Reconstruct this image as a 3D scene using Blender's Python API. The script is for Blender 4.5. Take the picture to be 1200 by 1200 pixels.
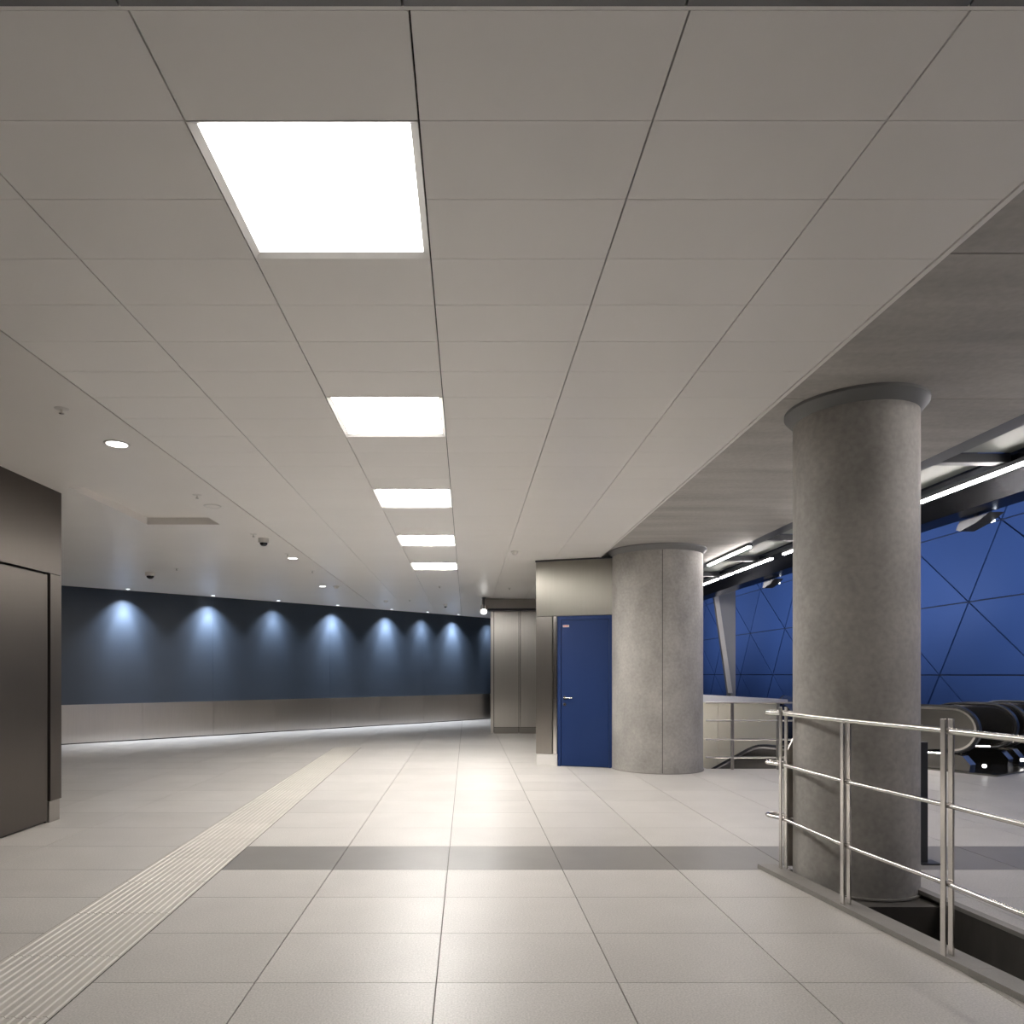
import bpy, bmesh, math, random
from mathutils import Vector, Matrix
random.seed(7)
scene = bpy.context.scene
for o in list(bpy.data.objects): bpy.data.objects.remove(o)
col = scene.collection

# ---------------------------------------------------------------- camera, world, exposure
H = 1.42                      # eye height, metres
F, U0, V0 = 820.0, 547.0, 790.0   # focal length and vanishing point in the 1200 px frame
cam_d = bpy.data.cameras.new('camera'); cam = bpy.data.objects.new('camera', cam_d); col.objects.link(cam)
cam.location = (0, 0, H); cam.rotation_euler = (math.radians(90), 0, 0)
cam_d.sensor_width = 36; cam_d.sensor_fit = 'HORIZONTAL'; cam_d.lens = F/1200*36
cam_d.shift_x = (600-U0)/1200; cam_d.shift_y = (V0-600)/1200
cam_d.clip_start = 0.05; cam_d.clip_end = 200
scene.camera = cam
w = bpy.data.worlds.new('world'); scene.world = w; w.use_nodes = True
w.node_tree.nodes['Background'].inputs[0].default_value = (0.8, 0.85, 1, 1)
w.node_tree.nodes['Background'].inputs[1].default_value = 0.02
vs = scene.view_settings
vs.view_transform = 'Standard'; vs.look = 'None'; vs.gamma = 1; vs.exposure = 0.08; vs.use_curve_mapping = False
PANEL_E = (6.5, 24.0, 46.0, 62.0, 68.0); LINE_E = 50.0; WASH_W = 700.0; FLOOD_W = 1250.0; SPOT_W = 80.0

def gp(u, v, z=0.0):          # pixel -> point on the level z
    Y = F*(z-H)/(V0-v); return ((u-U0)/F*Y, Y)
def dx(u, Y): return (u-U0)/F*Y
def dz(v, Y): return H+(V0-v)/F*Y

# ---------------------------------------------------------------- materials
def mat(name, base, rough=0.5, metal=0.0, var=0.0, vscale=3.0, stretch=(1, 1, 1), speck=0.0, sscale=300.0,
        bump=0.0, bscale=80.0, emit=0.0, ecol=None, rvar=0.0, spec=0.5, objvar=0.0, aniso=0.0, coat=0.0):
    m = bpy.data.materials.new(name); m.use_nodes = True
    nt = m.node_tree; N = nt.nodes; L = nt.links; b = N['Principled BSDF']
    b.inputs['Base Color'].default_value = (*base, 1); b.inputs['Roughness'].default_value = rough
    b.inputs['Metallic'].default_value = metal; b.inputs['Specular IOR Level'].default_value = spec
    if aniso:
        b.inputs['Anisotropic'].default_value = aniso
        g_ = N.new('ShaderNodeNewGeometry'); cr = N.new('ShaderNodeVectorMath'); cr.operation = 'CROSS_PRODUCT'; cr.inputs[1].default_value = (0.004, 0.007, 1)
        L.new(g_.outputs['Normal'], cr.inputs[0]); L.new(cr.outputs['Vector'], b.inputs['Tangent'])
    if coat: b.inputs['Coat Weight'].default_value = coat; b.inputs['Coat Roughness'].default_value = 0.15
    if emit:
        b.inputs['Emission Color'].default_value = (*(ecol or base), 1); b.inputs['Emission Strength'].default_value = emit
    tc = N.new('ShaderNodeTexCoord')
    def noise(scale, detail=4.0, st=(1, 1, 1)):
        mp = N.new('ShaderNodeMapping'); mp.inputs['Scale'].default_value = st
        geo = N.new('ShaderNodeNewGeometry'); L.new(geo.outputs['Position'], mp.inputs['Vector'])
        n = N.new('ShaderNodeTexNoise'); n.inputs['Scale'].default_value = scale; n.inputs['Detail'].default_value = detail
        L.new(mp.outputs['Vector'], n.inputs['Vector']); return n.outputs['Fac']
    fac = None
    def addf(src, amp):
        nonlocal fac
        r = N.new('ShaderNodeMapRange'); r.inputs['From Min'].default_value = 0.25; r.inputs['From Max'].default_value = 0.75
        r.inputs['To Min'].default_value = 1-amp; r.inputs['To Max'].default_value = 1+amp; r.clamp = True
        L.new(src, r.inputs['Value'])
        if fac is None: fac = r.outputs[0]
        else:
            mm = N.new('ShaderNodeMath'); mm.operation = 'MULTIPLY'; L.new(fac, mm.inputs[0]); L.new(r.outputs[0], mm.inputs[1]); fac = mm.outputs[0]
    if var: addf(noise(vscale, 5, stretch), var)
    if speck: addf(noise(sscale, 2), speck)
    if objvar:
        oi = N.new('ShaderNodeObjectInfo'); addf(oi.outputs['Random'], objvar)
    if fac is not None:
        mx = N.new('ShaderNodeVectorMath'); mx.operation = 'SCALE'; mx.inputs[0].default_value = base
        L.new(fac, mx.inputs['Scale']); L.new(mx.outputs['Vector'], b.inputs['Base Color'])
    if rvar:
        r = N.new('ShaderNodeMapRange'); r.inputs['From Min'].default_value = 0.25; r.inputs['From Max'].default_value = 0.75
        r.inputs['To Min'].default_value = max(0.02, rough-rvar); r.inputs['To Max'].default_value = rough+rvar
        L.new(noise(vscale*1.7+0.3, 4, stretch), r.inputs['Value']); L.new(r.outputs[0], b.inputs['Roughness'])
    if bump:
        bp = N.new('ShaderNodeBump'); bp.inputs['Strength'].default_value = bump; bp.inputs['Distance'].default_value = 0.01
        L.new(noise(bscale, 4, stretch), bp.inputs['Height']); L.new(bp.outputs['Normal'], b.inputs['Normal'])
    return m

M = {}
M['tile'] = mat('pale_stone', (0.525, 0.50, 0.47), 0.40, var=0.05, vscale=2.2, speck=0.20, sscale=115, objvar=0.035, bump=0.03, bscale=160)
M['dark_tile'] = mat('grey_stone', (0.225, 0.213, 0.20), 0.38, var=0.06, vscale=3, speck=0.12, sscale=190, objvar=0.04, bump=0.03, bscale=160)
M['grout'] = mat('grout', (0.17, 0.155, 0.14), 0.8)
M['tactile'] = mat('ribbed_stone', (0.53, 0.50, 0.455), 0.5, var=0.05, vscale=3, speck=0.08, objvar=0.03)
M['ceil'] = mat('white_metal_panel', (0.91, 0.885, 0.85), 0.33, var=0.012, vscale=1.2, objvar=0.006, spec=0.45)
M['plaster'] = mat('white_plaster', (0.83, 0.80, 0.765), 0.36, var=0.02, vscale=1.5, spec=0.45)
M['joint'] = mat('dark_joint', (0.06, 0.056, 0.05), 0.8)
M['grey_ceiling'] = mat('grey_metal_ceiling', (0.20, 0.20, 0.205), 0.4)
M['concrete'] = mat('concrete', (0.37, 0.352, 0.325), 0.62, var=0.22, vscale=3.2, stretch=(1, 1, 0.6), speck=0.12, sscale=28, bump=0.06, bscale=40)
M['slab'] = mat('cast_slab', (0.43, 0.412, 0.385), 0.6, var=0.2, vscale=1.6, stretch=(0.5, 3.0, 1), speck=0.08, sscale=25, bump=0.04, bscale=30)
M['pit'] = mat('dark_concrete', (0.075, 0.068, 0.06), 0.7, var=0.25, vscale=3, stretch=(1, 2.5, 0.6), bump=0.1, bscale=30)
M['curb'] = mat('curb_stone', (0.27, 0.255, 0.235), 0.6, var=0.1, vscale=5, speck=0.06, sscale=120)
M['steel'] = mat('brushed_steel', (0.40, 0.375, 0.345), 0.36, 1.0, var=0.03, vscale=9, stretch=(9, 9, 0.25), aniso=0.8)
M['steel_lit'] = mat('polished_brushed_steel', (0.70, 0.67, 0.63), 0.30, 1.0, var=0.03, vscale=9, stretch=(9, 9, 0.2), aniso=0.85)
M['steel_bronze'] = mat('bronze_grey_steel', (0.135, 0.12, 0.107), 0.42, 1.0, var=0.02, vscale=8, stretch=(8, 8, 0.25), aniso=0.6)
M['chrome'] = mat('polished_steel', (0.72, 0.69, 0.66), 0.16, 1.0)
M['rail'] = mat('satin_steel', (0.66, 0.63, 0.60), 0.24, 1.0)
M['darkmetal'] = mat('dark_metal', (0.06, 0.062, 0.07), 0.4, 0.6)
M['duct'] = mat('dark_glossy_metal', (0.16, 0.17, 0.20), 0.22, 1.0, var=0.1, vscale=2)
M['navy'] = mat('navy_panel', (0.034, 0.047, 0.068), 0.40, var=0.05, vscale=2)
M['bluedoor'] = mat('blue_paint', (0.008, 0.030, 0.125), 0.48, spec=0.3)
M['bluewall'] = mat('blue_metal_panel', (0.045, 0.085, 0.23), 0.36, 0.35, objvar=0.05)
M['bluegap'] = mat('wall_joint', (0.008, 0.012, 0.03), 0.7)
M['cream'] = mat('cream_panel', (0.86, 0.80, 0.63), 0.5, objvar=0.03)
M['frost'] = mat('frosted_panel', (0.19, 0.205, 0.185), 0.45)
M['pier'] = mat('grey_pier', (0.34, 0.345, 0.36), 0.5)
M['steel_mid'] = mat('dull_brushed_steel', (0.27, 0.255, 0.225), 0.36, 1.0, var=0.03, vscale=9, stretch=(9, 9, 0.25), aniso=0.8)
M['dado'] = mat('satin_steel_dado', (0.56, 0.525, 0.49), 0.30, 1.0, var=0.04, vscale=9, stretch=(9, 9, 0.25), aniso=0.7)
M['cap'] = mat('bright_satin_cap', (0.78, 0.77, 0.79), 0.35, 0.35)
M['collar'] = mat('grey_collar', (0.17, 0.17, 0.168), 0.5, var=0.08)
M['white'] = mat('white_plastic', (0.72, 0.70, 0.67), 0.4)
M['black'] = mat('black_rubber', (0.012, 0.012, 0.013), 0.35)
M['glassdark'] = mat('dark_lens', (0.01, 0.01, 0.012), 0.08)
M['bal'] = mat('balustrade_steel', (0.2, 0.192, 0.178), 0.22, 1.0, var=0.08, vscale=5)
M['red'] = mat('red_print', (0.5, 0.05, 0.04), 0.5)
M['hallwall'] = mat('grey_wall', (0.30, 0.29, 0.28), 0.6, var=0.05)
for i_, e_ in enumerate(PANEL_E): M['diffuser%d' % i_] = mat('lit_diffuser', (0.9, 0.9, 0.9), 0.5, emit=e_, ecol=(1.0, 0.965, 0.92))
M['line'] = mat('lit_tube', (0.9, 0.9, 0.9), 0.5, emit=LINE_E, ecol=(1.0, 0.94, 0.90))
M['spotlit'] = mat('lit_lens', (0.9, 0.9, 0.9), 0.5, emit=9.0, ecol=(1.0, 0.97, 0.93))
M['coollens'] = mat('cool_lit_lens', (0.9, 0.9, 0.9), 0.5, emit=6.0, ecol=(0.85, 0.92, 1.0))

# ---------------------------------------------------------------- mesh helpers
def wloc(o):
    v = Vector((0, 0, 0))
    while o is not None: v += o.location; o = o.parent
    return v
def tag(o, label=None, cat=None, group=None, kind=None):
    if label: o['label'] = label
    if cat: o['category'] = cat
    if group: o['group'] = group
    if kind: o['kind'] = kind
    return o
def thing(name, loc, label, cat, group=None, kind=None):
    o = bpy.data.objects.new(name, None); col.objects.link(o); o.location = loc; o.empty_display_size = 0.1
    return tag(o, label, cat, group, kind)
def link(name, me, parent):
    o = bpy.data.objects.new(name, me); col.objects.link(o); o.parent = parent; return o
def mesh(name, vs_, fs, m, parent=None, smooth=False):
    off = wloc(parent) if parent else Vector((0, 0, 0))
    me = bpy.data.meshes.new(name); me.from_pydata([tuple(Vector(v)-off) for v in vs_], [], fs)
    me.materials.append(M[m]); bm = bmesh.new(); bm.from_mesh(me)
    bmesh.ops.recalc_face_normals(bm, faces=bm.faces); bm.to_mesh(me); bm.free()
    if smooth:
        for p in me.polygons: p.use_smooth = True
        try: me.set_sharp_from_angle(angle=math.radians(35))
        except Exception: pass
    me.update(); return link(name, me, parent)
BF = [(0, 3, 2, 1), (4, 5, 6, 7), (0, 1, 5, 4), (1, 2, 6, 5), (2, 3, 7, 6), (3, 0, 4, 7)]
def boxv(x0, x1, y0, y1, z0, z1):
    return [(x0, y0, z0), (x1, y0, z0), (x1, y1, z0), (x0, y1, z0), (x0, y0, z1), (x1, y0, z1), (x1, y1, z1), (x0, y1, z1)]
def bevel_obj(o, b, seg=2):
    bm = bmesh.new(); bm.from_mesh(o.data)
    bmesh.ops.bevel(bm, geom=bm.edges[:], offset=b, segments=seg, profile=0.6, affect='EDGES')
    bm.to_mesh(o.data); bm.free(); o.data.update()
def box(name, x0, x1, y0, y1, z0, z1, m, parent=None, bevel=0.0):
    o = mesh(name, boxv(x0, x1, y0, y1, z0, z1), BF, m, parent)
    if bevel: bevel_obj(o, bevel)
    return o
def obox(name, a, b, t0, t1, z0, z1, m, parent=None, bevel=0.0):
    """upright slab along the ground line a->b, from t0 to t1 to its right-hand side"""
    a = Vector(a); b = Vector(b); d = (b-a).normalized(); n = Vector((d.y, -d.x))
    q = [a+n*t0, b+n*t0, b+n*t1, a+n*t1]
    vv = [(p.x, p.y, z0) for p in q]+[(p.x, p.y, z1) for p in q]
    o = mesh(name, vv, BF, m, parent)
    if bevel: bevel_obj(o, bevel)
    return o
def prism(name, poly, z0, z1, m, parent=None):
    n = len(poly)
    vv = [(p[0], p[1], z0) for p in poly]+[(p[0], p[1], z1) for p in poly]
    fs = [tuple(range(n))[::-1], tuple(range(n, 2*n))]+[(i, (i+1) % n, n+(i+1) % n, n+i) for i in range(n)]
    return mesh(name, vv, fs, m, parent)
def extr(name, pts3, vec, m, parent=None, smooth=False):
    n = len(pts3); vec = Vector(vec)
    vv = [Vector(p) for p in pts3]+[Vector(p)+vec for p in pts3]
    fs = [tuple(range(n))[::-1], tuple(range(n, 2*n))]+[(i, (i+1) % n, n+(i+1) % n, n+i) for i in range(n)]
    return mesh(name, vv, fs, m, parent, smooth)
def lathe(name, prof, c, m, parent=None, seg=48, smooth=True):
    vv, fs = [], []; k = len(prof)
    for i in range(seg):
        a = 2*math.pi*i/seg
        for r, z in prof: vv.append((c[0]+r*math.cos(a), c[1]+r*math.sin(a), z))
    for i in range(seg):
        j = (i+1) % seg
        for q in range(k-1): fs.append((i*k+q, j*k+q, j*k+q+1, i*k+q+1))
    if prof[0][0] > 1e-6: fs.append(tuple(i*k for i in range(seg))[::-1])
    if prof[-1][0] > 1e-6: fs.append(tuple(i*k+k-1 for i in range(seg)))
    o = mesh(name, vv, fs, m, parent, smooth)
    bm = bmesh.new(); bm.from_mesh(o.data); bmesh.ops.remove_doubles(bm, verts=bm.verts, dist=1e-5); bm.to_mesh(o.data); bm.free()
    return o
def sweep(name, pts, sec, m, parent=None, up=(0, 0, 1), smooth=True):
    """sweep a closed section [(a,b)] along points; a is sideways, b is up"""
    pts = [Vector(p) for p in pts]; n = len(pts); k = len(sec); vv, fs = [], []
    up = Vector(up)
    for i, p in enumerate(pts):
        t = (pts[min(i+1, n-1)]-pts[max(i-1, 0)]).normalized()
        s = t.cross(up)
        if s.length < 1e-4: s = t.cross(Vector((0.3, 1, 0)))
        s.normalize(); q = s.cross(t).normalized()
        for a, b in sec: vv.append(p+s*a+q*b)
    for i in range(n-1):
        for j in range(k): fs.append((i*k+j, i*k+(j+1) % k, (i+1)*k+(j+1) % k, (i+1)*k+j))
    fs.append(tuple(range(k))[::-1]); fs.append(tuple((n-1)*k+j for j in range(k)))
    return mesh(name, vv, fs, m, parent, smooth)
def circ(r, k=14): return [(r*math.cos(2*math.pi*i/k), r*math.sin(2*math.pi*i/k)) for i in range(k)]
def tube(name, pts, r, m, parent=None, k=14): return sweep(name, pts, circ(r, k), m, parent)
def clip(poly, conv):
    """Sutherland-Hodgman: poly clipped by a counter-clockwise convex polygon"""
    out = list(poly)
    for i in range(len(conv)):
        a, b = conv[i], conv[(i+1) % len(conv)]; inp, out = out, []
        def side(p): return (b[0]-a[0])*(p[1]-a[1])-(b[1]-a[1])*(p[0]-a[0])
        for j in range(len(inp)):
            p, q = inp[j], inp[(j+1) % len(inp)]; sp, sq = side(p), side(q)
            if sp >= 0: out.append(p)
            if (sp >= 0) != (sq >= 0):
                t = sp/(sp-sq); out.append((p[0]+(q[0]-p[0])*t, p[1]+(q[1]-p[1])*t))
        if not out: return []
    return out
def area(p): return abs(sum(p[i][0]*p[(i+1) % len(p)][1]-p[(i+1) % len(p)][0]*p[i][1] for i in range(len(p))))/2

# ---------------------------------------------------------------- main dimensions
ZC = H+1.775                  # white panel ceiling
ZS = H+1.855                  # concrete slab soffit
XE = 2.007                    # edge of the white ceiling
ROW = 0.373; Y_C0 = 1.871
def curbX(y): return 2.14+0.1324*(5.06-y)
def pitX(y): return 2.98-0.078*(y-4.584)
YP = 5.08                     # far end of the sunken gap
W = [(-14.0, 8.68), (-8.12, 14.01), (-1.258, 20.23), (0.758, 22.2), (3.6, 24.98)]   # blue wall line

# ---------------------------------------------------------------- floor
floor = mesh('floor', [], [], 'grout')
regions = [
    [(-14, -2), (curbX(-2), -2), (curbX(YP), YP), (-14, YP)],
    [(-14, YP), (10.5, YP), (10.5, 10.5), (-14, 10.5)],
    [(pitX(-2)+0.05, -2), (10.5, -2), (10.5, YP), (pitX(YP)+0.05, YP)],
    [(-14, 10.5), (3.6, 10.5), (3.6, 25), (-14, 25)],
    [(6.3, 10.5), (10.5, 10.5), (10.5, 13.4), (6.6, 10.9)]]
vv, fs = [], []
for r in regions:
    n = len(vv); k = len(r)
    vv += [(p[0], p[1], -0.008) for p in r]+[(p[0], p[1], -0.16) for p in r]
    fs += [tuple(range(n, n+k)), tuple(range(n+k, n+2*k))[::-1]]+[(n+i, n+k+i, n+k+(i+1) % k, n+(i+1) % k) for i in range(k)]
floor.data.from_pydata(vv, [], fs); floor.data.update()
tag(floor, 'pale stone tiled floor of the whole concourse with one dark band across', 'floor', kind='structure')
ys = [3.22-0.612*k for k in range(9, 0, -1)]+[3.22, 3.835, 4.455, 5.08, 5.77, 6.47, 7.17]
ys = [y for y in ys if y > -2]; ys = [-2.0]+ys
while ys[-1] < 25: ys.append(ys[-1]+0.68)
xs = [-0.14+0.835*k for k in range(-17, 14) if k not in (-2, -3)]; xs = sorted(xs+[-2.15])   # one joint, under the tactile strip
pieces = []
for i in range(len(ys)-1):
    for j in range(len(xs)-1):
        x0, x1, y0, y1 = xs[j]+0.003, xs[j+1]-0.003, ys[i]+0.0018, ys[i+1]-0.0018
        q = [(x0, y0), (x1, y0), (x1, y1), (x0, y1)]
        dark = abs(ys[i]-5.08) < 0.01 and x0 > -2.2
        for r in regions:
            c = clip(q, r)
            if len(c) > 2 and area(c) > 0.004: pieces.append((c, dark, area(c) > 0.999*area(q), (x0, x1, y0, y1)))
def view_area(c):
    pr = []
    for x, y in c:
        if y < 2.2: return 0
        pr.append((U0+F*x/y, V0+F*H/y))
    cu = sum(p[0] for p in pr)/len(pr); cv = sum(p[1] for p in pr)/len(pr)
    if cu < -60 or cu > 1260 or cv > 1240: return 0
    if cu > 628 and cv < 895 and cu < 716: return 0
    x, y = sum(p[0] for p in c)/len(c), sum(p[1] for p in c)/len(c)
    if x < -4.0 and y < 6.9: return 0
    if y > 22.5+min(0, 0.92*(x-0.75)): return 0
    return area(pr)
pieces.sort(key=lambda p: -view_area(p[0]))
shared = {}
rest_v, rest_f, rest_m = [], [], []
for n, (c, dark, full, q) in enumerate(pieces):
    mname = 'dark_tile' if dark else 'tile'
    if n < 296 and view_area(c) > 0:
        if full:
            key = (round(q[1]-q[0], 3), round(q[3]-q[2], 3), mname)
            if key not in shared:
                a, b = (q[1]-q[0])/2, (q[3]-q[2])/2
                me = bpy.data.meshes.new('tile'); me.from_pydata(boxv(-a, a, -b, b, -0.012, 0), [], BF); me.materials.append(M[mname]); shared[key] = me
            o = link('tile', shared[key], floor); o.location = ((q[0]+q[1])/2, (q[2]+q[3])/2, 0)
        else:
            prism('tile', c, -0.012, 0, mname, floor)
    else:
        k = len(c); b = len(rest_v)
        rest_v += [(p[0], p[1], 0) for p in c]+[(p[0], p[1], -0.012) for p in c]
        rest_f += [tuple(range(b, b+k))]+[(b+i, b+k+i, b+k+(i+1) % k, b+(i+1) % k) for i in range(k)]
        rest_m += [1 if dark else 0]*(k+1)
o = mesh('tile_field', rest_v, rest_f, 'tile', floor); o.data.materials.append(M['dark_tile'])
for p, mi in zip(o.data.polygons, rest_m): p.material_index = mi
tag(o, kind='stuff')

# ribbed tactile strip
ts = thing('tactile_strip', (-2.1, 3, 0), 'pale ribbed tactile paving strip running down the left of the floor', 'paving strip')
def sl(y): return -2.30-0.026*(y-3.4)
def sr(y): return -1.715-0.031*(y-2.84)
yy = [1.0+0.627*k for k in range(21)]; yy[-1] = 13.54
NR = 13
for i in range(len(yy)-1):
    a, b = yy[i]+0.0015, yy[i+1]-0.0015; prof = []
    for k in range(NR):
        for t, z in ((0.0, 0.003), (0.20, 0.003), (0.32, 0.0085), (0.68, 0.0085), (0.80, 0.003)):
            prof.append(((k+t)/NR, z))
    prof = [(0, 0.0)]+prof+[(1, 0.003), (1, 0.0)]
    n = len(prof); vv = []
    for y in (a, b):
        l, r = sl(y), sr(y)
        vv += [(l+(r-l)*t, y, z+0.0005) for t, z in prof]
    fs = [(k, (k+1) % n, n+(k+1) % n, n+k) for k in range(n)]+[tuple(range(n))[::-1], tuple(range(n, 2*n))]
    mesh('slab', vv, fs, 'tactile', ts)
for f, s in ((sl, -1), (sr, 1)):
    w_ = 0.005
    p = [(f(1.0)+(0 if s > 0 else -w_), 1.0), (f(1.0)+(w_ if s > 0 else 0), 1.0), (f(13.54)+(w_ if s > 0 else 0), 13.54), (f(13.54)+(0 if s > 0 else -w_), 13.54)]
    prism('edge_joint', p, 0.0, 0.0015, 'joint', ts)

# ---------------------------------------------------------------- sunken gap, curb
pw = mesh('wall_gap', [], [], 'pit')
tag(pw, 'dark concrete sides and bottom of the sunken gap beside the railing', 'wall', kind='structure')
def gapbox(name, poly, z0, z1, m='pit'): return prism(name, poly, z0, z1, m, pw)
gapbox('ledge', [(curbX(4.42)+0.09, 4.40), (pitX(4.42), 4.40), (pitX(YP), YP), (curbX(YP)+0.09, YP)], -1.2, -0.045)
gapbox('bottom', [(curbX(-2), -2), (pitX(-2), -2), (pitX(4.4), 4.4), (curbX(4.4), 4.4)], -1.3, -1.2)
# right-hand face, in cast panels with open joints
ey = [4.38, 3.72, 3.36, 2.95, 2.3, 1.4, 0.4, -1.0, -2]
for i in range(len(ey)-1):
    a, b = ey[i]-0.004, ey[i+1]+0.004
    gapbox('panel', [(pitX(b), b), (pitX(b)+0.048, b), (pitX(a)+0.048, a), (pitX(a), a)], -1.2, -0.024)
gapbox('nosing', [(pitX(-2)-0.012, -2), (pitX(-2)+0.05, -2), (pitX(YP)+0.05, YP), (pitX(YP)-0.012, YP)], -0.022, 0.004, 'curb')
lathe('anchor', [(0.0, 0), (0.02, 0), (0.02, 0.02), (0, 0.02)], (0, 0), 'darkmetal', pw, 16)
pw.children[-1].rotation_euler = (0, math.radians(-90), 0); pw.children[-1].location = (pitX(3.55)-0.001, 3.55, -0.33)
curb = mesh('trim_1', [], [], 'curb')
tag(curb, 'low grey stone curb under the steel railing', 'curb', kind='structure')
cs = [5.12, 4.3, 3.3, 2.3, 1.3, 0.3, -0.7, -2]
for i in range(len(cs)-1):
    a, b = cs[i]-0.001, cs[i+1]+0.001; e = 0.13
    prism('curb_stone', [(curbX(b)-0.005, b), (curbX(b)+e, b), (curbX(a)+e, a), (curbX(a)-0.005, a)], -0.2, 0.032, 'curb', curb)

# ---------------------------------------------------------------- ceiling
ceil = box('ceiling', -2.41, XE, 1.84, 23.5, ZC+0.03, ZC+0.08, 'joint')
tag(ceil, 'white metal panel ceiling with thin dark joints over the concourse', 'ceiling', kind='structure')
cx = [-0.154+0.7505*k for k in range(-3, 3)]+[XE]     # joints between panel columns
def wallY(x):
    for (ax, ay), (bx, by) in zip(W, W[1:]):
        if ax <= x <= bx: return ay+(by-ay)*(x-ax)/(bx-ax)
    return 25
light_rows = {1, 2, 7, 8, 13, 14, 19, 20, 25, 26}
sh = {}; rv, rf = [], []
for j in range(len(cx)-1):
    x0, x1 = cx[j]+0.003, cx[j+1]-0.003
    top = wallY((x0+x1)/2)+0.6
    r = 0
    while Y_C0+ROW*r < top:
        y0, y1 = Y_C0+ROW*r+0.0014, Y_C0+ROW*(r+1)-0.0014
        if not (j == 2 and r in light_rows):
            if r < 32:
                key = round(x1-x0, 4)
                if key not in sh:
                    a, b = (x1-x0)/2, (y1-y0)/2
                    me = bpy.data.meshes.new('ceiling_panel'); me.from_pydata(boxv(-a, a, -b, b, 0, 0.022), [], BF); me.materials.append(M['ceil']); sh[key] = me
                o = link('ceiling_panel', sh[key], ceil); o.location = ((x0+x1)/2, (y0+y1)/2, ZC)
            else:
                n = len(rv); rv += boxv(x0, x1, y0, y1, ZC, ZC+0.022); rf += [tuple(n+k for k in f) for f in BF]
        r += 1
tag(mesh('ceiling_panel_field', rv, rf, 'ceil', ceil), kind='stuff')
box('edge_trim', XE+0.001, XE+0.026, Y_C0, 23.5, ZC-0.006, ZS+0.02, 'ceil', ceil)
box('border_strip', -14, XE+0.02, 1.8565, Y_C0-0.0025, ZC-0.002, ZC+0.03, 'ceil', ceil)
# left plaster field with a raised recess
RX0, RX1, RY0, RY1 = -3.79, -2.93, 6.65, 8.3
lp = mesh('ceiling_left', [], [], 'plaster')
tag(lp, 'smooth off-white ceiling on the left with a shallow raised recess', 'ceiling', kind='structure')
box('field', -14, -2.41+0.0025-0.006, Y_C0, RY0, ZC, ZC+0.05, 'plaster', lp)
box('field', -14, -2.416, RY1, 20, ZC, ZC+0.05, 'plaster', lp)
box('field', -14, RX0, RY0, RY1, ZC, ZC+0.05, 'plaster', lp)
box('field', RX1, -2.416, RY0, RY1, ZC, ZC+0.05, 'plaster', lp)
rc = box('recess', RX0-0.02, RX1+0.02, RY0-0.02, RY1+0.02, ZC+0.08, ZC+0.10, 'plaster', lp)
for a in ((RX0-0.02, RX0, RY0, RY1), (RX1, RX1+0.02, RY0, RY1), (RX0, RX1, RY0-0.02, RY0), (RX0, RX1, RY1, RY1+0.02)):
    box('recess_side', *a, ZC+0.0505, ZC+0.08, 'plaster', rc)
# grey ceiling nearest the viewer
gc = box('ceiling_front', -14, XE+0.02, -2, 1.838, ZC+0.03, ZC+0.06, 'joint')
tag(gc, 'dark grey metal ceiling strip along the top edge of the picture', 'ceiling', kind='structure')
for j in range(-5, 4):
    box('panel', max(-14, -0.17+0.7505*j)+0.003 if j > -5 else -14, min(-0.17+0.7505*(j+1)-0.003, XE+0.02), -2, 1.8555, ZC-0.004, ZC+0.03, 'grey_ceiling', gc)
# concrete slab over the columns
sc = box('ceiling_slab', XE+0.03, 3.97, -2, 25, ZS+0.012, ZS+0.4, 'slab')
tag(sc, 'board-cast concrete soffit above the two round columns', 'ceiling', kind='structure')
sy = [-2, 1.6, 3.085, 4.72, 7.38, 10.04, 12.7, 15.4, 25]
for a, b in zip(sy, sy[1:]): box('cast_bay', XE+0.03, 3.97, a+0.004, b-0.004, ZS, ZS+0.012, 'slab', sc)

# square light panels
names = ['nearest and largest square light panel in the white ceiling', 'second square ceiling light panel counted from the viewer',
         'third and middle square light panel of the ceiling row', 'fourth square ceiling light panel, second from the far end',
         'farthest and smallest square light panel near the blue wall']
for n, r in enumerate((1, 7, 13, 19, 25)):
    x0, x1, y0, y1 = cx[2]+0.003, cx[3]-0.003, Y_C0+ROW*r+0.002, Y_C0+ROW*(r+2)-0.002
    t = thing('ceiling_light', ((x0+x1)/2, (y0+y1)/2, ZC), names[n], 'ceiling light', 'row of square light panels')
    b = 0.026
    zo, zi = ZC-0.002, ZC+0.012
    O = [(x0, y0), (x1, y0), (x1, y1), (x0, y1)]; I = [(x0+b, y0+b), (x1-b, y0+b), (x1-b, y1-b), (x0+b, y1-b)]
    for k in range(4):
        m_ = (k+1) % 4
        pts = [(*O[k], zo), (*O[m_], zo), (*I[m_], zi), (*I[k], zi)]
        mesh('frame_bar', pts+[(p[0], p[1], ZC+0.026) for p in pts], BF, 'white', t)
    box('diffuser', x0+b, x1-b, y0+b, y1-b, ZC+0.014, ZC+0.025, 'diffuser%d' % n, t)

# ---------------------------------------------------------------- enclosing walls outside the picture
for nm, a in (('wall_front', (-14, 10.6, -2.2, -2.0, -4.5, 6.6)), ('wall_side', (-14.2, -14, -2.2, 25, 0, 3.3))):
    tag(box(nm, *a, 'hallwall'), 'plain grey wall closing the concourse '+('behind the viewer' if nm == 'wall_front' else 'far off to the left'), 'wall', kind='structure')

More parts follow.
